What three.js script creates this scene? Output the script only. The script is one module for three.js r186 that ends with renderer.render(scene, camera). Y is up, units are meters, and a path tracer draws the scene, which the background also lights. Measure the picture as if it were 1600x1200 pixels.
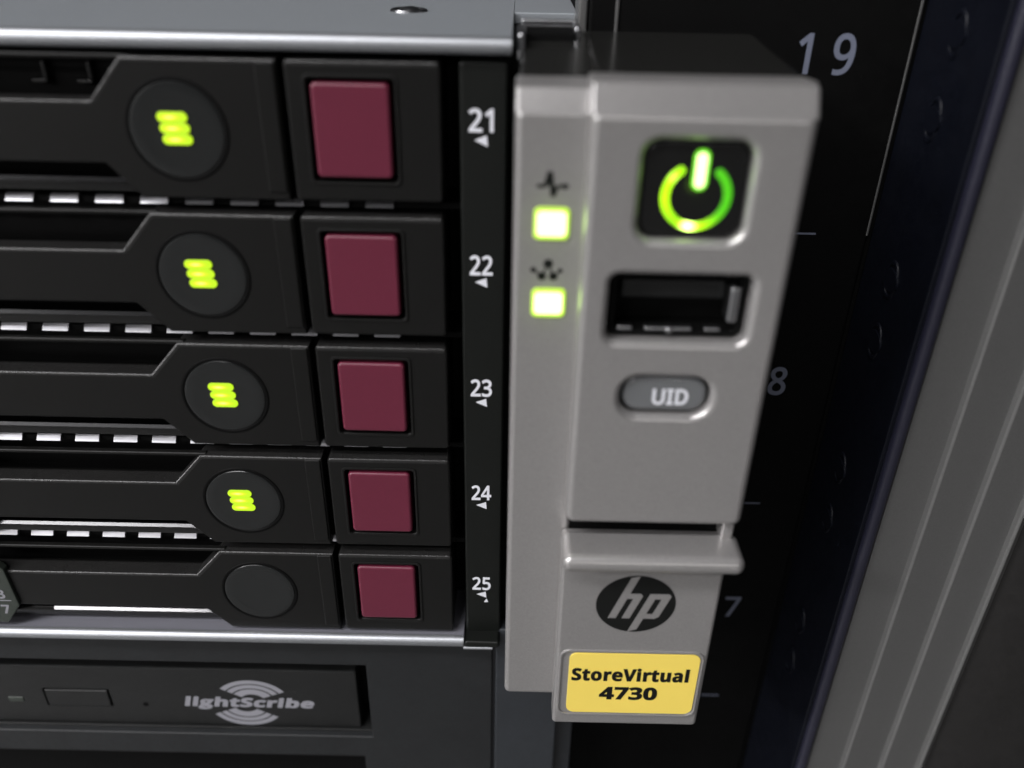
import * as THREE from 'three';
import { RoundedBoxGeometry } from 'three/addons/geometries/RoundedBoxGeometry.js';
import { TextGeometry } from 'three/addons/geometries/TextGeometry.js';
import { FontLoader } from 'three/addons/loaders/FontLoader.js';
import { RectAreaLightUniformsLib } from 'three/addons/lights/RectAreaLightUniformsLib.js';
import * as BGU from 'three/addons/utils/BufferGeometryUtils.js';

// ---------- camera, lamps, exposure (metres; the shapes below are drawn in millimetres) ----------
const MM = 0.001, scene = new THREE.Scene();
scene.background = new THREE.Color(0.012, 0.012, 0.013);
const camera = new THREE.PerspectiveCamera(2 * Math.atan(600 / 1300) * 180 / Math.PI, 4 / 3, 0.004, 20);
camera.position.set(0, 19.7 * MM, 87.3 * MM);
camera.rotation.order = 'YXZ';
camera.rotation.set(-29.8 * Math.PI / 180, 0, Math.atan(0.0203));
camera.focus = 0.112;
camera.userData.fStop = 13.2;
scene.add(camera);
const renderer = new THREE.WebGLRenderer({ antialias: true });
renderer.toneMapping = THREE.LinearToneMapping;
renderer.toneMappingExposure = 1;
renderer.outputColorSpace = THREE.SRGBColorSpace;
renderer.shadowMap.enabled = true;
RectAreaLightUniformsLib.init();
// ceiling lamps of the aisle, the last one added to brighten the wall: [x, y, z, length, width, radiance, colour]
const LAMPS = [
  [-1.05, 1.6, 0.85, 1.7, 0.3, 28, [1, 0.985, 1], 'long white ceiling lamp close above the server front, up left'],
  [-2.15, 1.6, 3.4, 1.5, 0.22, 72, [1, 0.98, 0.985], 'long white ceiling lamp, farther back in the aisle'],
  [0.75, 1.2, 3.9, 1.6, 0.05, 130, [1, 0.97, 0.96], 'thin ceiling lamp up right behind the viewer'],
  [-2.55, 1.6, 1.5, 0.7, 0.3, 130, [1, 0.985, 1], 'short white lamp added to brighten the added white wall'],  // added lamp, lights the unseen wall so left edges brighten
];

// ---------- helpers ----------
let seed = 20;
const rnd = () => { seed = (seed * 1664525 + 1013904223) >>> 0; return seed / 4294967296; };
const used = {};
function numbered(n) { const k = used[n] = (used[n] ?? -1) + 1; return k ? n + '_' + String(k).padStart(3, '0') : n; }
function thing(name, label, category, p = [0, 0, 0], group) {
  const o = new THREE.Group(); o.name = numbered(name); o.position.set(p[0] * MM, p[1] * MM, p[2] * MM);
  o.userData = { label, category, origin: p }; if (group) o.userData.group = group;
  scene.add(o); return o;
}
function boxUV(g) {           // uv in millimetres, from the way each triangle faces
  g = g.index ? g.toNonIndexed() : g;
  const p = g.attributes.position, uv = new Float32Array(p.count * 2);
  const a = new THREE.Vector3(), b = new THREE.Vector3(), c = new THREE.Vector3(), n = new THREE.Vector3();
  for (let i = 0; i < p.count; i += 3) {
    a.fromBufferAttribute(p, i); b.fromBufferAttribute(p, i + 1); c.fromBufferAttribute(p, i + 2);
    n.copy(b).sub(a).cross(c.clone().sub(a));
    const X = Math.abs(n.x), Y = Math.abs(n.y), Z = Math.abs(n.z);
    [a, b, c].forEach((v, k) => { const q = Z >= X && Z >= Y ? [v.x, v.y] : Y >= X ? [v.x, v.z] : [v.z, v.y]; uv[(i + k) * 2] = q[0]; uv[(i + k) * 2 + 1] = q[1]; });
  }
  g.setAttribute('uv', new THREE.BufferAttribute(uv, 2)); return g;
}
function unitUV(g) { g = g.index ? g.toNonIndexed() : g; g.computeBoundingBox(); const b = g.boundingBox, p = g.attributes.position, u = new Float32Array(p.count * 2); for (let i = 0; i < p.count; i++) { u[2 * i] = (p.getX(i) - b.min.x) / (b.max.x - b.min.x); u[2 * i + 1] = (p.getY(i) - b.min.y) / (b.max.y - b.min.y); } g.setAttribute('uv', new THREE.BufferAttribute(u, 2)); return g; }
function originOf(o) { const r = [0, 0, 0]; for (; o && o !== scene; o = o.parent) if (o.userData.origin) o.userData.origin.forEach((v, k) => (r[k] += v)); return r; }
function smooth(g, angle) {   // creased normals weighted by area, so that flat faces stay flat beside their rounded edges
  const p = g.attributes.position, n = p.count / 3, F = [], at = new Map(), cos = Math.cos(angle), N = new Float32Array(p.count * 3);
  const a = new THREE.Vector3(), b = new THREE.Vector3(), c = new THREE.Vector3(), key = (i) => `${Math.round(p.getX(i) * 2e4)},${Math.round(p.getY(i) * 2e4)},${Math.round(p.getZ(i) * 2e4)}`;
  for (let f = 0; f < n; f++) {
    a.fromBufferAttribute(p, 3 * f); b.fromBufferAttribute(p, 3 * f + 1).sub(a); c.fromBufferAttribute(p, 3 * f + 2).sub(a);
    const w = b.clone().cross(c), area = w.length(); F.push([w, area > 1e-12 ? w.clone().divideScalar(area) : new THREE.Vector3()]);
    for (let k = 0; k < 3; k++) { const q = key(3 * f + k); (at.get(q) ?? at.set(q, []).get(q)).push(f); }
  }
  for (let f = 0; f < n; f++) for (let k = 0; k < 3; k++) {
    a.set(0, 0, 0);
    for (const o of at.get(key(3 * f + k))) if (F[f][1].dot(F[o][1]) > cos) a.add(F[o][0]);
    a.normalize(); N.set([a.x, a.y, a.z], (3 * f + k) * 3);
  }
  g.setAttribute('normal', new THREE.BufferAttribute(N, 3));
}
// geometries in mm, given in world mm (or in the thing's own frame when local) -> one named mesh
function part(name, geos, mat, parent, { label, keepUV, crease = 0.6, local } = {}) {
  let gs = [].concat(geos).map((g) => {
    g = keepUV ? (g.index ? g.toNonIndexed() : g) : boxUV(g);
    for (const k of Object.keys(g.attributes)) if (!['position', 'normal', 'uv'].includes(k)) g.deleteAttribute(k);
    g.clearGroups(); return g;
  });
  let g = gs.length > 1 ? BGU.mergeGeometries(gs) : gs[0];
  if (crease) smooth(g, crease);
  if (!local) { const o = originOf(parent); g.translate(-o[0], -o[1], -o[2]); }
  g.scale(MM, MM, MM);
  const m = new THREE.Mesh(g, mat); m.name = name; m.castShadow = m.receiveShadow = true;
  if (label) m.userData.label = label;
  parent.add(m); return m;
}
const box = (x0, x1, y0, y1, z0, z1, r = 0, s = 3) => {
  const g = r ? new RoundedBoxGeometry(x1 - x0, y1 - y0, z1 - z0, s, r) : new THREE.BoxGeometry(x1 - x0, y1 - y0, z1 - z0);
  return g.translate((x0 + x1) / 2, (y0 + y1) / 2, (z0 + z1) / 2);
};
const poly = (pts) => { const s = new THREE.Shape(); pts.forEach(([x, y], i) => (i ? s.lineTo(x, y) : s.moveTo(x, y))); s.closePath(); return s; };
function rrect(x0, x1, y0, y1, r, T = THREE.Shape, n = 8) {   // rounded rectangle as clean points
  const p = [];
  [[x1 - r, y0 + r, -90], [x1 - r, y1 - r, 0], [x0 + r, y1 - r, 90], [x0 + r, y0 + r, 180]].forEach(([cx, cy, a]) => { for (let i = 0; i <= n; i++) { const t = (a + 90 * i / n) * Math.PI / 180; p.push(new THREE.Vector2(cx + r * Math.cos(t), cy + r * Math.sin(t))); } });
  return new T(T === THREE.Path ? p.reverse() : p);
}
// shape in x,y pulled from z0 to z1, all edges rounded by b
function slab(shape, z0, z1, b = 0.3, seg = 3, curve = 10) {
  const g = new THREE.ExtrudeGeometry(shape, { depth: z1 - z0 - 2 * b, bevelEnabled: b > 0, bevelSize: b, bevelThickness: b, bevelOffset: -b, bevelSegments: seg, curveSegments: curve });
  return g.translate(0, 0, z0 + b);
}
// profile in (z, y) pulled along x
function alongX(pts, x0, x1, b = 0.2, seg = 3) {
  const s = Array.isArray(pts) ? poly(pts.map(([z, y]) => [-z, y])) : pts;
  return slab(s, 0, x1 - x0, b, seg).applyMatrix4(new THREE.Matrix4().set(0, 0, 1, x0, 0, 1, 0, 0, -1, 0, 0, 0, 0, 0, 0, 1));
}
const alongY = (pts, y0, y1, b = 0) => {           // profile in (x, z) pulled along y
  const g = new THREE.ExtrudeGeometry(poly(pts.map(([x, z]) => [x, -z])), { depth: y1 - y0, bevelEnabled: false });
  return g.applyMatrix4(new THREE.Matrix4().set(1, 0, 0, 0, 0, 0, 1, y0, 0, -1, 0, 0, 0, 0, 0, 1));
};
function bar(a, b, r, n = 12) {
  const A = new THREE.Vector3(...a), B = new THREE.Vector3(...b), d = B.clone().sub(A);
  return new THREE.CylinderGeometry(r, r, d.length(), n).applyQuaternion(new THREE.Quaternion().setFromUnitVectors(new THREE.Vector3(0, 1, 0), d.clone().normalize())).translate(...A.add(B).multiplyScalar(0.5).toArray());
}
const loader = new FontLoader();
const regular = await loader.loadAsync('fonts/droid/droid_sans_regular.typeface.json');
const bold = await loader.loadAsync('fonts/droid/droid_sans_bold.typeface.json');
// lettering lying at z, centred on x, y; h = height of a capital
function letters(str, x, y, z, h, { sx = 1, skew = 0, font = bold, depth = 0.03, width, fat = 0 } = {}) {
  const g = new TextGeometry(str, { font, size: 10, depth: 1, curveSegments: 5, bevelEnabled: fat > 0, bevelSize: fat, bevelThickness: 0.01, bevelSegments: 1 });
  g.computeBoundingBox();
  const b = g.boundingBox, cap = 10;
  g.translate(-(b.min.x + b.max.x) / 2, -cap / 2, 0);
  const k = h / cap, kx = width ? width / (b.max.x - b.min.x) : k * sx;
  g.scale(kx, k, depth);
  if (skew) g.applyMatrix4(new THREE.Matrix4().set(1, skew, 0, 0, 0, 1, 0, 0, 0, 0, 1, 0, 0, 0, 0, 1));
  return g.translate(x, y, z);
}
// ---------- materials ----------
function noiseTex(size, layers, lo, hi, srgb, tint) {      // tiling value noise, several octaves
  const acc = new Float32Array(size * size);
  for (const [cells, amp, cellsY = cells] of layers) {
    const grid = Float32Array.from({ length: cells * cellsY }, rnd), s = (t) => t * t * (3 - 2 * t);
    for (let j = 0; j < size; j++) for (let i = 0; i < size; i++) {
      const x = i * cells / size, y = j * cellsY / size, x0 = x | 0, y0 = y | 0, fx = s(x - x0), fy = s(y - y0), x1 = (x0 + 1) % cells, y1 = (y0 + 1) % cellsY;
      acc[j * size + i] += amp * ((grid[y0 * cells + x0] * (1 - fx) + grid[y0 * cells + x1] * fx) * (1 - fy) + (grid[y1 * cells + x0] * (1 - fx) + grid[y1 * cells + x1] * fx) * fy);
    }
  }
  const sum = layers.reduce((t, l) => t + l[1], 0), d = new Uint8Array(size * size * 4);
  acc.forEach((v, i) => { const t = lo + (hi - lo) * v / sum; d.set([255 * t * (tint?.[0] ?? 1), 255 * t * (tint?.[1] ?? 1), 255 * t * (tint?.[2] ?? 1), 255], i * 4); });
  const t = new THREE.DataTexture(d, size, size); t.wrapS = t.wrapT = THREE.RepeatWrapping; t.magFilter = THREE.LinearFilter;
  if (srgb) t.colorSpace = THREE.SRGBColorSpace; t.needsUpdate = true; return t;
}
const rep = (t, mmAcross, mmDown = mmAcross) => { const c = t.clone(); c.repeat.set(1 / mmAcross, 1 / mmDown); c.needsUpdate = true; return c; };
const GRAIN = noiseTex(512, [[170, 1], [90, 0.6], [24, 0.25]], 0, 1);
const ROUGHN = noiseTex(512, [[128, 0.6], [30, 0.5], [9, 0.5]], 0.62, 1);
const TONE = noiseTex(512, [[200, 0.7], [60, 0.5], [14, 0.5], [5, 0.4]], 0.78, 1, true);
const FINE = noiseTex(512, [[256, 1], [140, 0.6], [40, 0.12]], 0.92, 1, true);
const BRUSH = noiseTex(512, [[6, 1, 256], [14, 0.6, 128]], 0, 1);
const FLECK = noiseTex(256, [[64, 1], [30, 0.6]], 0, 1);
function mat(color, roughness, { metal = 0, grain = 0, across = 9, tone = true, spec = 1, ...more } = {}) {
  const m = new THREE.MeshPhysicalMaterial({ roughness, metalness: metal, specularIntensity: spec, ...more });
  m.color.setRGB(...color);
  if (tone) { m.map = rep(tone === 'fine' ? FINE : TONE, 23); if (tone !== 'fine') { m.roughnessMap = rep(ROUGHN, 17); m.roughness = roughness * 1.2; } }
  if (grain) { m.bumpMap = rep(GRAIN, across); m.bumpScale = grain * MM; }
  return m;
}
function glow(rgb, k = 1) { const m = new THREE.MeshStandardMaterial({ roughness: 0.4 }); m.color.setRGB(0.05, 0.06, 0.02); m.emissive.setRGB(...rgb); m.emissiveIntensity = k; return m; }
const M = {
  carrier: mat([0.0075, 0.0074, 0.007], 0.38, { grain: 0.001, across: 20, tone: 'fine', spec: 0.5 }),
  roughlit: mat([0.022, 0.0215, 0.021], 0.32, { grain: 0.05, across: 18 }),  // same plastic as the carrier, paler so upward edges look lit
  black: mat([0.0025, 0.0025, 0.0025], 0.6, { tone: false, spec: 0.2 }),
  gloss: mat([0.006, 0.006, 0.006], 0.22, { tone: false }),
  disc: mat([0.014, 0.015, 0.015], 0.2, { tone: false, spec: 0.8 }),
  red: mat([0.135, 0.016, 0.038], 0.36, { grain: 0.0008, across: 20, tone: 'fine' }),
  silver: mat([0.42, 0.408, 0.402], 0.3, { metal: 0.58, tone: 'fine' }),
  cap: mat([0.014, 0.014, 0.013], 0.2, { tone: false }),
  glintstrip: mat([0.16, 0.16, 0.165], 0.2, { metal: 1, tone: false }),
  finger: mat([0.42, 0.42, 0.44], 0.4, { metal: 1, tone: false }),
  steel: mat([0.44, 0.445, 0.46], 0.28, { metal: 1, tone: false }),
  hem: mat([0.46, 0.475, 0.5], 0.46, { metal: 0.9, tone: 'fine' }),
  cover: mat([0.27, 0.29, 0.31], 0.5, { metal: 0.15, tone: 'fine' }),
  brushed: mat([0.2, 0.2, 0.23], 0.4, { metal: 0.3, tone: false, bumpMap: rep(BRUSH, 60, 14), bumpScale: 0.0015 * MM }),
  strip: mat([0.006, 0.007, 0.006], 0.42, { grain: 0.0008, across: 20, tone: 'fine', spec: 0.6 }),
  white: mat([0.74, 0.75, 0.8], 0.6, { tone: false }),
  ink: mat([0.006, 0.0065, 0.006], 0.6, { tone: false, spec: 0.4 }),
  panel: mat([0.02, 0.0215, 0.023], 0.48, { grain: 0.003, across: 16, spec: 0.7 }),
  flange: mat([0.03, 0.034, 0.04], 0.45, { grain: 0.003, across: 16 }),
  bezel: mat([0.015, 0.0155, 0.0155], 0.42, { grain: 0.002, across: 16, spec: 0.7 }),
  greyprint: mat([0.28, 0.28, 0.31], 0.55, { tone: false }),
  yellow: mat([0.95, 0.73, 0.135], 0.42, { tone: false }),
  smoke: mat([0.13, 0.135, 0.14], 0.12, { tone: false, clearcoat: 1, clearcoatRoughness: 0.04 }),
  rail: mat([0.003, 0.003, 0.003], 0.6, { grain: 0.004, across: 18, spec: 0.2 }),
  wall: mat([0.004, 0.005, 0.0095], 0.5, { grain: 0.008, across: 24, spec: 0.4 }),
  post: mat([0.18, 0.18, 0.177], 0.33, { metal: 0.5, grain: 0.0015, across: 24, tone: 'fine' }),
  bead: mat([0.014, 0.014, 0.026], 0.4, { tone: false, bumpMap: rep(FLECK, 12), bumpScale: 0.03 * MM }),
  doordark: mat([0.012, 0.011, 0.0105], 0.6, { grain: 0.01, across: 24 }),
  railnum: mat([0.14, 0.155, 0.21], 0.6, { tone: false }),
  tag: mat([0.045, 0.055, 0.045], 0.5),
  housing: mat([0.75, 0.75, 0.75], 0.5, { tone: false }),
  plaster: mat([0.78, 0.78, 0.77], 0.8, { tone: false }),
  floor: mat([0.13, 0.13, 0.128], 0.45, { tone: false }),
};
M.drivelight = glow([1, 1, 1], 1.0);
{ // a bar is brightest over its lamp chip, a little left of the middle
  const W = 64, H = 32, d = new Float32Array(W * H * 4);
  for (let j = 0; j < H; j++) for (let i = 0; i < W; i++) { const x = (i + 0.5) / W - 0.42, y = (j + 0.5) / H - 0.5, h = Math.exp(-(x * x * 14 + y * y * 22)); d.set([0.56 + 0.8 * h, 0.92 + 0.5 * h, 0.002 + 0.3 * h * h * h, 1], (j * W + i) * 4); }
  const t = new THREE.DataTexture(d, W, H, THREE.RGBAFormat, THREE.FloatType); t.magFilter = THREE.LinearFilter; t.needsUpdate = true; M.drivelight.emissiveMap = t;
}
M.statuslight = glow([0.62, 0.98, 0.05], 1.0); M.lightcore = glow([1.9, 2.9, 1.02], 1.0); M.greenlight = glow([0.2, 1.0, 0.004], 1.0);

// ---------- the storage server ----------
const server = thing('rack_server', 'silver and black storage server holding five drives above the disc drive panel', 'server', [0, -75, 0]);
const COVER_Y = 8.6, TRAY_Y = -72.6;
function nosed(yTop, t, zNose, zBack, n = 8) {            // sheet with a rounded front edge, in (z, y)
  const r = t / 2, pts = [[zBack, yTop - t], [zBack, yTop]];
  for (let i = 0; i <= n; i++) { const a = Math.PI / 2 - Math.PI * i / n; pts.push([zNose - r + r * Math.cos(a), yTop - r + r * Math.sin(a)]); }
  return pts;
}
part('cover_hem', alongX(nosed(COVER_Y + 0.02, 1.7, 0.2, -0.9, 12), -240, -0.7, 0), M.hem, server, { crease: 0.9 });
part('top_cover', [box(-240, -0.7, 7.1, COVER_Y, -160, -0.85), box(-0.7, 7.2, 7.2, 8.55, -160, -24, 0.2)], M.cover, server, { crease: 0.9 });
{ const s = new THREE.Group();
  const ring = new THREE.TorusGeometry(2.0, 0.28, 8, 28).rotateX(Math.PI / 2).translate(-13.4, COVER_Y + 0.02, -22.4);
  const head = new THREE.SphereGeometry(1.3, 20, 8, 0, Math.PI * 2, 0, Math.PI / 2).scale(1, 0.45, 1).translate(-13.2, COVER_Y, -22.2);
  part('cover_screw', [ring, head], M.steel, server);
}
part('tray_hem', alongX(nosed(TRAY_Y - 1.36, 0.5, 1.3, -1.5, 8), -6.3, -2.1, 0), M.hem, server, { crease: 0.9 });
part('base_tray', box(-240, -6.3, TRAY_Y - 1.6, TRAY_Y, -160, 0.25), M.brushed, server);
part('tray_hem', alongX(nosed(TRAY_Y + 0.02, 1.7, 1.3, 0.2, 12), -240, -6.3, 0), M.hem, server, { crease: 0.9 });
part('bay_wall', [box(-240, -0.6, TRAY_Y, 7.0, -12, -9), box(-5.6, -0.8, -72.4, 7.0, -9, -2.4), box(-241, -240, -74, 8, -160, 0)], M.black, server);
part('chassis_side', box(-1.2, 2, -74, 7.1, -150, -3), M.black, server);
{ const strip = part('number_strip', [slab(rrect(-6.0, -1.0, -73.7, 6.3, 0.5), -3.4, -0.9, 0.3), slab(rrect(-6.2, -1.0, -73.95, -72.8, 0.5), -2, 1.3, 0.3)], M.strip, server);
  for (let k = 0; k < 5; k++) {
    const y = -16 * k;
    part('printed_number', letters(String(21 + k), -3.75, y + 0.52, -0.91, 2.25, { width: 2.6, depth: 0.03, font: regular, fat: 0.32 }), M.white, strip);
    part('printed_arrow', slab(poly([[-4.45, y - 1.5], [-3.15, y - 1.0], [-3.05, y - 2.15], [-3.4, y - 2.0]]), -0.91, -0.88, 0), M.white, strip);
  }
  part('printed_mark', slab(poly([[-3.4, -67.0], [-2.8, -67.0], [-3.0, -66.3]]), -0.91, -0.88, 0), M.white, strip);
}
for (let k = 0; k < 4; k++) {                              // sprung metal strips between the drives
  const y = -16 * k - 9.1;
  const d = part('divider', [box(-240, -6.2, y - 0.5, y + 0.2, -9, -2.9)], M.black, server);
  for (let i = -28; i < 8; i++) {
    const x = -46.6 + 5.0 * i + (k % 2 ? 0 : 0.05);
    if (x - 0 > -13) continue;
    part('metal_finger', alongX([[-3.3, y - 0.46], [-2.37, y - 0.46], [-2.27, y - 0.36], [-2.8, y + 0.36], [-2.92, y + 0.42], [-3.3, y + 0.42]], x - 0.1, x + 3.05, 0.07, 2), M.finger, d, { crease: 0.9 });
  }
}
// the control ear
const FZ = 14, PZ = 11, ER = 0.8;
{
  const face = rrect(6.3, 26.0, -40.2, 4.0 + ER, 1.0);
  face.holes.push(rrect(11.25, 20.9, -6.75, 2.35, 1.5, THREE.Path), rrect(9.15, 22.85, -17.35, -10.25, 1.0, THREE.Path), rrect(11.1, 20.35, -25.9, -21.3, 2.0, THREE.Path));
  const block = slab(face, 8.5, FZ, ER, 5, 12);
  // the slope above the face, tangent to its rounded edge
  const t = [FZ - ER + ER * 0.87, 4.0 + ER * 0.49];
  const brow = alongX([[t[0], t[1]], [t[0] - 1.35, t[1] + 2.38], [t[0] - 2.2, t[1] + 2.75], [8, 6.9], [8, 3.2], [t[0] - 0.9, 3.2]], 6.3, 26.0, 0.35, 4);
  part('ear_face', [block, brow], M.silver, server);
  const plate = slab(rrect(-0.2, 7.2, -71.9, 3.6 + 0.6, 0.8), 6, PZ, 0.6, 4);
  const t2 = [PZ - 0.6 + 0.6 * 0.87, 3.6 + 0.6 * 0.49];
  const brow2 = alongX([[t2[0], t2[1]], [t2[0] - 1.1, t2[1] + 1.9], [t2[0] - 2, t2[1] + 2.2], [6, t2[1] + 2.3], [6, 3], [t2[0] - 0.7, 3]], -0.2, 7.0, 0.3, 4);
  part('status_plate', [plate, brow2], M.silver, server);
  part('ear_body', [
    alongX([[11.9, 6.62], [-11.5, 8.05], [-13, 7.2], [-13, -70], [8, -70], [8, 0]], 7.0, 25.9, 0.5, 4),
    alongX([[9.2, 5.55], [-9, 8.3], [-10, 7.8], [-10, -70], [7, -70], [7, 0]], 0.1, 7.4, 0.4, 4)], M.cap, server);
  part('cap_clip', [box(0.2, 6.3, 8.75, 9.25, -11.2, -10.6, 0.22), box(0.2, 6.3, 7.2, 8.7, -12.2, -11.4, 0.2), box(-0.2, 0.7, 6.0, 8.9, -10.4, -2.2, 0.4), box(5.8, 6.5, 6.5, 9.0, -11, -6.5, 0.3)], M.steel, server);
  part('cap_slot', box(0.8, 5.8, 6.9, 8.55, -10.1, -5.2, 0.1), M.black, server);
}
for (const [y0, y1] of [[-7.92, -4.7], [-16.08, -12.95]]) {
  const l = part('status_light', slab(rrect(1.72, 5.15, y0, y1, 0.55), 10.6, 11.25, 0.2, 3), M.statuslight, server, { label: 'glowing yellow green status light' });
  part('light_core', slab(rrect(2.0, 4.87, y0 + 0.38, y1 - 0.34, 0.5), 11.0, 11.29, 0.06, 2), M.lightcore, l);
  const p = new THREE.PointLight(new THREE.Color(0.62, 1, 0.12), 0.00001); p.position.set(3.4 * MM, ((y0 + y1) / 2 + 75) * MM, 12.2 * MM); p.shadow.radius = 0.05; p.castShadow = true; p.name = 'status_light_lamp'; server.add(p);
}
{ // marks over the two lights
  const pulse = [[1.95, -2.72], [2.75, -2.72], [3.15, -1.35], [3.5, -3.7], [3.85, -2.72], [4.8, -2.72]], g = [];
  for (let i = 1; i < pulse.length; i++) g.push(bar([...pulse[i - 1], PZ], [...pulse[i], PZ], i === 2 || i === 3 ? 0.27 : 0.2, 6));
  g.push(new THREE.SphereGeometry(0.3, 8, 6).translate(4.6, -2.72, PZ));
  part('heartbeat_print', g.map((q) => q.translate(0, 0, -PZ).scale(1, 1, 0.08).translate(0, 0, PZ + 0.01)), M.ink, server);
  const n = [[1.85, -11.05, 0.3], [3.3, -10.4, 0.48], [4.5, -11.1, 0.25], [2.7, -11.7, 0.44], [3.85, -11.7, 0.44]];
  const q = n.map(([x, y, r]) => new THREE.SphereGeometry(r, 10, 8).translate(x, y, PZ));
  for (const [a, b] of [[0, 3], [3, 1], [1, 4], [4, 2]]) q.push(bar([n[a][0], n[a][1], PZ], [n[b][0], n[b][1], PZ], 0.1, 6));
  part('network_print', q.map((s) => s.translate(0, 0, -PZ).scale(1, 1, 0.05).translate(0, 0, PZ + 0.01)), M.ink, server);
}
{ // power button
  const z = 13.2, b = part('power_button', slab(rrect(11.4, 20.75, -6.6, 2.2, 1.4), 10.5, z, 0.25, 3), M.gloss, server);
  const cx = 16.35, cy = -2.75, R = 2.84, w = 0.4, a0 = Math.PI * 0.5 + 0.62, a1 = Math.PI * 2.5 - 0.7, N = 64, pos = [], uv = [], idx = [];
  for (let i = 0; i <= N; i++) {                            // a low rounded ring, u runs along it
    const a = a0 + (a1 - a0) * i / N;
    for (let j = 0; j <= 6; j++) { const t = Math.PI * j / 6, rr = R + w * Math.cos(t); pos.push(cx + rr * Math.cos(a), cy + rr * Math.sin(a), z + 0.06 * Math.sin(t)); uv.push(i / N, j / 6); }
  }
  for (let i = 0; i < N; i++) for (let j = 0; j < 6; j++) { const p = i * 7 + j; idx.push(p, p + 7, p + 1, p + 1, p + 7, p + 8); }
  const g = new THREE.BufferGeometry(); g.setAttribute('position', new THREE.Float32BufferAttribute(pos, 3)); g.setAttribute('uv', new THREE.Float32BufferAttribute(uv, 2)); g.setIndex(idx); g.computeVertexNormals();
  const caps = [a0, a1].map((a, k) => { const c = new THREE.SphereGeometry(w, 14, 8).scale(1, 1, 0.12).translate(cx + R * Math.cos(a), cy + R * Math.sin(a), z); const u = c.attributes.uv; for (let i = 0; i < u.count; i++) u.setXY(i, k ? 0.99 : 0.01, 0.5); return c; });
  // the lamps behind the ring: one at its upper left end, one at the bottom
  const W = 256, d = new Float32Array(W * 4), hot = [[0.05, 0.05, 1.1], [0.16, 0.12, 0.7], [0.30, 0.16, 0.55], [0.475, 0.042, 6.0], [0.55, 0.09, 0.8]];
  for (let i = 0; i < W; i++) { const u = i / (W - 1); let k = 0.28 + 0.06 * (1 - u), h = 0; for (const [c, s, p] of hot) h += p * Math.exp(-(((u - c) / s) ** 2)); d.set([0.25 * k + 0.72 * h, k * 2.2 + h, 0.004 + (h > 1 ? 0.25 * (h - 1) : 0), 1], i * 4); }
  const em = new THREE.DataTexture(d, W, 1, THREE.RGBAFormat, THREE.FloatType); em.magFilter = THREE.LinearFilter; em.needsUpdate = true;
  const gm = glow([1, 1, 1]); gm.emissiveMap = em; gm.color.setRGB(0.03, 0.05, 0.01);
  part('power_ring', [g, ...caps], gm, b, { keepUV: true, crease: 0 });
  part('power_stroke', slab(rrect(15.75, 17.2, -2.2, 1.5, 0.7), z - 0.05, z + 0.07, 0.05, 2), M.greenlight, b);
  part('stroke_core', slab(rrect(16.0, 16.95, -1.95, 1.22, 0.46), z - 0.02, z + 0.1, 0.02, 2), M.lightcore, b);
  const p = new THREE.PointLight(new THREE.Color(0.45, 1, 0.05), 0.000004); p.position.set(16.4 * MM, (-2 + 75) * MM, 14.4 * MM); p.shadow.radius = 0.05; p.castShadow = true; p.name = 'power_button_lamp'; server.add(p);
}
{ // usb port
  const u = rrect(9.5, 22.5, -17.1, -10.55, 0.7);
  u.holes.push(rrect(9.95, 22.05, -16.6, -11.0, 0.45, THREE.Path));
  const port = part('usb_port', [slab(u, 6, 12.6, 0.12, 2), box(9.4, 22.6, -17.2, -10.4, 4.6, 6)], M.black, server);
  part('shell', [box(21.0, 22.0, -15.5, -11.7, 10.5, 12.9, 0.3), box(10.3, 11.8, -16.5, -16.1, 12.0, 12.9, 0.18), box(13.0, 17.7, -16.5, -16.1, 12.0, 12.9, 0.18), box(19.0, 20.5, -16.5, -16.1, 12.0, 12.9, 0.18)], M.steel, port);
  part('tongue', box(10.6, 20.8, -13.6, -11.7, 6, 11.4, 0.25), M.bezel, port);
  part('contact', box(15.1, 15.8, -16.7, -16.0, 12, 13.15, 0.25), M.steel, port);
}
{ const b = part('uid_button', slab(rrect(11.35, 20.1, -25.65, -21.55, 1.8), 10.5, 13.25, 0.5, 4), M.smoke, server, { label: 'smoky grey button lettered UID' });
  part('printed_lettering', letters('UID', 16.35, -23.85, 13.26, 1.75, { width: 3.7, depth: 0.03, font: regular, fat: 0.35 }), M.white, b);
}
part('ear_recess', [box(6.6, 25.6, -39.3, 3.4, 7, 9.5), box(7, 25.2, -70, -39, 7.2, 11)], M.black, server);
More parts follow.
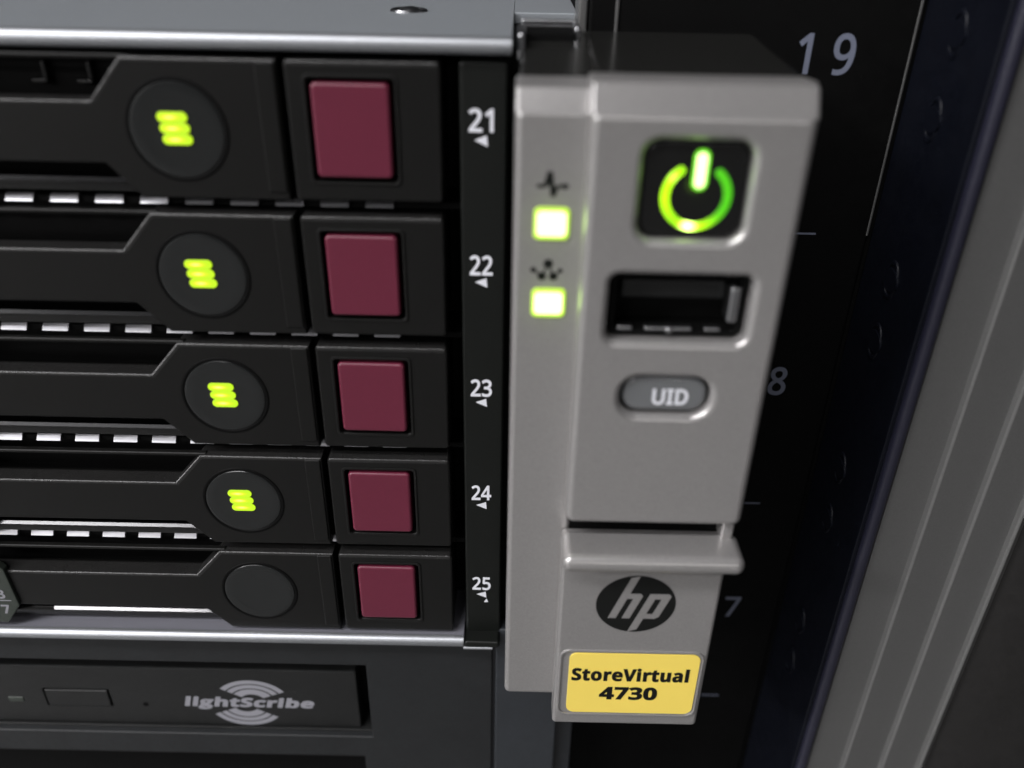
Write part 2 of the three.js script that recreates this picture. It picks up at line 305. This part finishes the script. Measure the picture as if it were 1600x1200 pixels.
{ // the pull down flap
  const f = part('latch_flap', slab(rrect(6.15, 25.1, -73.5, -43.1, 0.6), 11, 14.3, 0.45, 4), M.silver, server);
  part('pull_lip', box(5.95, 26.5, -45.0, -42.7, 11.6, 17.1, 1.1, 5), M.silver, f);
  const em = (x, y) => [x, y];
  // emblem: dark disc, cut by leaning letters that run out at its edge
  const cx = 15.25, cy = -51.95, rx = 4.75, ry = 4.5, e = new THREE.Shape(); e.absellipse(cx, cy, rx, ry, 0, Math.PI * 2);
  part('emblem_disc', slab(e, 14.28, 14.33, 0, 1, 40), M.ink, f);
  const P = (u, v) => [cx + u * rx + v * 0.36 * rx * 0.95, cy + v * ry];        // slanted frame
  const stroke = (q) => slab(poly(q.map(([u, v]) => P(u, v))), 14.3, 14.36, 0);
  const h = [
    [[-0.50, -0.50], [-0.30, -0.50], [-0.30, 0.985], [-0.50, 0.93]],
    [[-0.30, 0.38], [-0.03, 0.38], [0.05, 0.30], [0.05, -0.50], [-0.15, -0.50], [-0.15, 0.20], [-0.30, 0.20]]];
  const p = [
    [[0.20, 0.38], [0.40, 0.38], [0.40, -0.90], [0.20, -0.985]],
    [[0.40, 0.38], [0.68, 0.38], [0.76, 0.30], [0.76, -0.42], [0.68, -0.50], [0.40, -0.50], [0.40, -0.33], [0.56, -0.33], [0.56, 0.20], [0.40, 0.20]]];
  part('emblem_letters', [...h, ...p].map(stroke), M.silver, f, { crease: 0 });
  part('sticker_rim', [slab((() => { const s = rrect(6.6, 24.6, -71.6, -59.7, 1.3); s.holes.push(rrect(6.95, 24.3, -71.25, -60.05, 1.1, THREE.Path)); return s; })(), 14.2, 14.5, 0.12, 2)], M.silver, f);
  part('slot_cheek', box(24.2, 25.6, -43.0, -39.5, 8, 13.2, 0.3), M.silver, server);
  part('flap_foot', box(8.5, 24.0, -74.6, -73.3, 9, 13.2, 0.3), M.cap, server);
}
{ const s = part('yellow_sticker', slab(rrect(7.85, 24.15, -71.05, -60.2, 1.1), 14.28, 14.42, 0.04, 2), M.yellow, server);
  part('printed_lettering', [letters('StoreVirtual', 15.65, -63.95, 14.43, 2.1, { width: 14.8, depth: 0.03, fat: 0.3 }), letters('4730', 15.65, -67.3, 14.43, 2.2, { width: 7.4, depth: 0.03, fat: 0.3 })], M.ink, s);
}

// ---------- the five drives ----------
const L = -79.5;                                             // left end of a carrier
function makeDrive(label, k) {
  const d = thing('hard_drive', label, 'hard drive', [0, -16 * k, 0], 'black drives stacked in one column');
  const o = { local: true };
  // front frame: narrow bar at the left, full height at the disc
  part('front_bar', slab(poly([[L, 1.9], [-43.5, 1.9], [-39.7, 6.2], [-24.15, 6.2], [-24.15, -8.1], [-40.05, -8.1], [-43.4, -4.5], [L, -4.5]]), -3.0, 0, 0.3, 3), M.carrier, d, o);
  part('raised_strip', box(-26.35, -24.35, -7.2, 6.0, -0.6, 0.22, 0.18), M.carrier, d, o);
  part('top_rim', box(L, -39.0, 5.9, 6.4, -1.2, -0.35, 0.2), M.carrier, d, o);
  part('bottom_rim', alongX([[-4, -7.9], [-1.6, -7.9], [-1.6, -6.85], [-1.82, -6.5], [-4, -6.5]], L, -40.6, 0.05, 2), M.gloss, d, o);
  part('rim_glint_strip', alongX([[-2.2, -6.75], [-1.62, -6.88], [-1.57, -6.84], [-1.835, -6.46], [-2.2, -6.44]], k === 4 ? -66.5 : L + 0.2, -42.2, 0.03, 2), M.glintstrip, d, o);  // brighter metal strip added on the black rim to carry its glint
  part('top_edge', slab(poly([[L, 1.98], [-43.53, 1.98], [-39.75, 6.26], [-24.2, 6.26], [-24.2, 5.7], [-39.45, 5.7], [-43.2, 1.45], [L, 1.45]]), -2.5, 0.05, 0.24, 3), M.roughlit, d, o);  // lit look of the top edge comes from its paler colour
  part('carrier_body', [box(L, -7.8, -7.2, 6.0, -9, -5.4), box(-39.7, -7.8, -7.2, 6.0, -5.4, -2.9)], M.black, d, o);
  // vents at the back of the handle opening
  const v = []; for (const x of [-51.2, -46.4]) v.push(box(x + 1.0, x + 1.5, 3.1, 4.9, -5.5, -4.6, 0.15), box(x - 0.2, x + 1.5, 2.7, 3.15, -5.5, -4.4, 0.15));
  if (!k) part('vent_grille', v, M.gloss, d, o);
  // status disc
  const cx = -35.1, cy = -0.9;
  const groove = new THREE.TorusGeometry(5.15, 0.22, 8, 48).scale(1, 1, 0.6).translate(cx, cy, 0.0);
  const prof = [[0, 0.08], [1.0, 0.08], [3.3, 0.08], [3.55, 0.12], [4.6, 0.14], [4.85, 0.08], [4.97, -0.06], [4.98, -0.6]].reverse().map(([r, z]) => new THREE.Vector2(Math.max(r, 1e-4), z));
  const disc = part('status_disc', new THREE.LatheGeometry(prof, 56).rotateX(Math.PI / 2).translate(cx, cy, 0), M.disc, d, o);
  part('disc_groove', groove, M.black, disc, o);
  if (k < 4) for (let i = 0; i < 3; i++) {
    const x = -35.4 + 0.11 * i, y = 0.45 - 1.13 * i;
    part('light_bar', unitUV(slab(rrect(x - 1.56, x + 1.56, y - 0.55, y + 0.55, 0.545), 0.05, 0.22, 0.05, 2, 6)), M.drivelight, disc, { ...o, keepUV: true });
  }
  // release latch with its red button
  const s = rrect(-23.5, -7.75, -8.05, 6.2, 0.5); s.holes.push(rrect(-21.35, -12.5, -5.95, 4.6, 0.5, THREE.Path));
  const latch = part('latch_panel', slab(s, -3.2, 0, 0.3, 3), M.carrier, d, o);
  part('latch_edge', box(-23.3, -7.95, 5.6, 6.24, -2, 0.05, 0.24), M.roughlit, latch, o);
  part('button_rim', slab((() => { const q = rrect(-21.75, -12.1, -6.3, 4.95, 0.6); q.holes.push(rrect(-21.4, -12.45, -5.95, 4.6, 0.45, THREE.Path)); return q; })(), -0.1, 0.14, 0.1, 2), M.carrier, latch, o);
  part('release_button', slab(rrect(-20.95, -12.95, -5.5, 4.15, 0.55), -3, 0.25, 0.35, 4), M.red, d, o);
  // folding tag at the left end
  const tag = part('capacity_tag', slab(poly([[-86, 5.2], [-72.2, 5.0], [-70.2, 2.6], [-69.8, -4.2], [-72.3, -7.6], [-86, -7.6]]), -0.6, 0.5, 0.2, 2), M.tag, d, o);
  part('printed_lettering', [letters('B', -71.9, -2.0, 0.51, 1.7, { depth: 0.02 }), letters('7', -71.9, -4.9, 0.51, 1.7, { depth: 0.02 }), box(-76, -70.7, -3.3, -3.15, 0.5, 0.52)], M.greyprint, tag, o);
  return d;
}
const NAMES = [
  'black drive beside the printed number 21, topmost of its column, three green bars lit',
  'black drive beside the printed number 22, second from the top, three green bars lit',
  'black drive beside the printed number 23, middle of its column, three green bars lit',
  'black drive beside the printed number 24, second from the bottom, three green bars lit',
  'black drive beside the printed number 25, bottom of its column, round disc unlit'];
const proto = makeDrive(NAMES[0], 0);
for (let k = 1; k < 4; k++) {
  const c = proto.clone(); c.remove(c.children.find((m) => m.name === 'vent_grille')); c.name = numbered('hard_drive'); c.position.y = -16 * k * MM; c.position.z = [0, 0.07, -0.06, 0.04][k] * MM; c.rotation.z = [0, 0.0012, -0.0009, 0.0006][k]; c.userData = { ...proto.userData, label: NAMES[k] }; scene.add(c);
}
makeDrive(NAMES[4], 4);

// ---------- the server below with its disc drive ----------
const below = thing('rack_server', 'dark grey server front below the storage server, framing a slim disc drive', 'server', [0, -163, 0]);
{
  const s = poly([[-240, -163], [-2.15, -163], [-2.15, -75.2], [-240, -75.2]]);
  s.holes.push(new THREE.Path(poly([[-150, -97.3], [-21.4, -97.3], [-21.4, -80.8], [-150, -80.8]]).getPoints()), new THREE.Path(poly([[-150, -150], [-23, -150], [-23, -102.2], [-150, -102.2]]).getPoints()));
  part('front_panel', slab(s, -5, -1, 0.25, 3), M.panel, below);
  part('panel_recess', box(-151, -20, -160, -78, -9, -6), M.black, below);
  part('bay_ledge', box(-150, -21.3, -97.6, -96.9, -6, -2.0, 0.1), M.bezel, below);
  part('mounting_ear', [box(-1.65, 8.1, -163, -72.5, -4, -0.9, 0.3), box(8.0, 11.0, -163, -74, -12, -3.2, 0.3)], M.flange, below);
}
const dvd = thing('optical_drive', 'slim black disc drive with eject button set in the lower server panel', 'disc drive', [-86, -97, -6]);
{
  const s = rrect(-149.5, -23.4, -96.6, -83.7, 0.3); s.holes.push(rrect(-73.4, -62.9, -92.9, -88.85, 0.3, THREE.Path));
  part('drive_bezel', slab(s, -6, -2.3, 0.2, 2), M.bezel, dvd);
  part('eject_button', box(-73.15, -63.15, -92.7, -89.1, -5, -2.2, 0.2), M.bezel, dvd);
  part('activity_light', box(-79.4, -76.9, -92.0, -90.9, -2.6, -2.18, 0.2), M.tag, dvd);
  part('eject_pinhole', new THREE.CylinderGeometry(0.42, 0.42, 0.1, 14).rotateX(Math.PI / 2).translate(-57.6, -92.1, -2.3), M.black, dvd);
  const arcs = [], cx = -40.9, cy = -91.2;
  const sector = (r0, r1, a0, a1) => { const q = new THREE.Shape(); q.absarc(0, 0, r1, a0, a1, false); q.absarc(0, 0, r0, a1, a0, true); return slab(q, 0, 0.03, 0, 1, 16); };
  for (const [r0, r1] of [[1.6, 2.75], [3.0, 3.75], [4.0, 4.75]]) {
    arcs.push(sector(r0, r1, 0.5, Math.PI - 0.62).scale(1.25, 1, 1).translate(cx + 0.6, cy + 0.35, -2.3));
    arcs.push(sector(r0, r1, Math.PI + 0.5, Math.PI * 2 - 0.62).scale(1.25, 1, 1).translate(cx - 0.6, cy - 0.55, -2.3));
  }
  part('printed_emblem', arcs, M.greyprint, dvd);
  part('printed_lettering', letters('lightScribe', -40.8, -91.15, -2.28, 2.0, { width: 20.6, skew: 0.25, depth: 0.05, fat: 0.35 }), M.greyprint, dvd);
}

// ---------- the rack ----------
const rack = thing('server_rack', 'black rack with numbered mounting rail and grey ridged post right of the servers', 'server rack', [60, -200, -18]);
{
  const rail = part('mounting_rail', [box(7.9, 46.6, -200, 90, -20.5, -18, 0.6), box(46.0, 47.3, -200, 90, -40, -18.4, 0.3)], M.rail, rack);
  part('rail_edge', box(6.8, 7.9, -200, 90, -24, -17.9, 0.3), M.post, rack);
  part('rail_seam', box(11.1, 11.5, -200, 90, -18.05, -17.75, 0.12), M.post, rack);
  part('rail_corner_highlight', bar([46.35, -17, -18.2], [46.35, 90, -18.2], 0.22), M.post, rack);  // highlight on the rail corner built as a paler rod, ending where it fades
  for (let i = 0; i < 3; i++) part('printed_number', letters('191817'.slice(2 * i, 2 * i + 2).split('').join(' '), 36.4, 5.3 - 44.5 * i, -17.98, 4.4, { width: 6.8, depth: 0.03, font: regular, fat: 0.22 }), M.railnum, rail);
  for (let i = 0; i < 3; i++) part('printed_tick', box(i === 2 ? 34 : 35.5, i === 2 ? 39.3 : 39.6, -17.0 - 44.55 * i, -16.75 - 44.55 * i, -18, -17.96), M.railnum, rail);
  const wall = part('post_side', box(47.2, 49, -200, 90, -60, -0.6, 0.2), M.wall, rack);
  for (const [y, z] of [[8.7, -9.6], [-0.4, -10.1], [-19.9, -10], [-28.5, -10.1], [-49, -10.5], [-58, -10.4], [-79, -10.5], [-88, -10.4]]) {
    const t = new THREE.TorusGeometry(1.5, 0.22, 8, 20).scale(1, 1.5, 1).rotateY(Math.PI / 2).translate(47.2, y, z);
    const hole = new THREE.CylinderGeometry(1.4, 1.4, 0.3, 20).scale(1, 1, 1.5).rotateZ(Math.PI / 2).translate(47.1, y, z);
    part('post_slot', t, M.wall, wall); part('slot_hole', hole, M.wall, wall);
  }
  part('post_bead', bar([48.55, -200, -0.35], [48.55, 90, -0.35], 0.85, 16), M.bead, rack);
  // ridged front of the post: steps that come forward to the right
  const steps = [[49.6, -2]]; const z = -0.3;
  steps.push([49.6, z]);
  for (const x of [55.15, 61.45, 67.45]) {                   // each band falls away to the right, then a short rounded flank faces left
    steps.push([x - 0.12, z - 0.5]);
    for (let i = 0; i <= 6; i++) { const a = Math.PI - (Math.PI / 2) * i / 6; steps.push([x + 0.45 + 0.45 * Math.cos(a), z - 0.1 + 0.45 * Math.sin(a)]); }
  }
  steps.push([68.3, z], [68.9, z - 0.4], [69.2, z - 2], [69.2, -20], [49.6, -20]);
  part('door_edge', alongY([[69.25, -20], [69.25, -1.6], [70, -1.0], [76, 0.2], [86, 0.2], [100, -2], [140, -8], [140, -20]], -200, 90), M.doordark, rack, { crease: 0.5 });
  part('post_front', alongY(steps, -200, 90), M.post, rack, { crease: 0.5 });
}

// ---------- the aisle floor that the shiny fronts mirror ----------
{ const g = new THREE.BoxGeometry(8, 0.02, 6).translate(0, -0.91, 2.9); const f = new THREE.Mesh(g, M.floor); f.name = 'floor'; f.receiveShadow = true; f.userData = { kind: 'structure', label: 'pale grey aisle floor in front of the rack' }; scene.add(f); }

{ const g = new THREE.BoxGeometry(0.15, 2.9, 6).translate(-3.1, 0.55, 2.9); const w = new THREE.Mesh(g, M.plaster); w.name = 'added_wall'; w.castShadow = w.receiveShadow = true; w.userData = { label: 'white wall added out of view to brighten left-facing edges', category: 'wall' }; scene.add(w); }  // unseen wall added as a reflector for the ear and post edges

// ---------- ceiling lamps outside the frame, one of them added ----------
for (const [x, y, z, l, w, k, c, label] of LAMPS) {
  const t = thing('ceiling_lamp', label, 'ceiling lamp', [x * 1000, y * 1000, z * 1000]);
  part('lamp_housing', box(-l * 500 - 20, l * 500 + 20, 0, 60, -w * 500 - 15, w * 500 + 15, 8), M.housing, t, { local: true });
  const g = glow(c, Math.min(k * 0.05, 1)); part('lamp_diffuser', box(-l * 500, l * 500, -6, 0, -w * 500, w * 500), g, t, { local: true });
  const light = new THREE.RectAreaLight(new THREE.Color(...c), k, l, w); light.position.set(0, -0.012, 0); light.rotation.x = -Math.PI / 2; light.name = 'lamp_glow'; t.add(light);
}
scene.traverse((o) => { delete o.userData.origin; });
renderer.render(scene, camera);
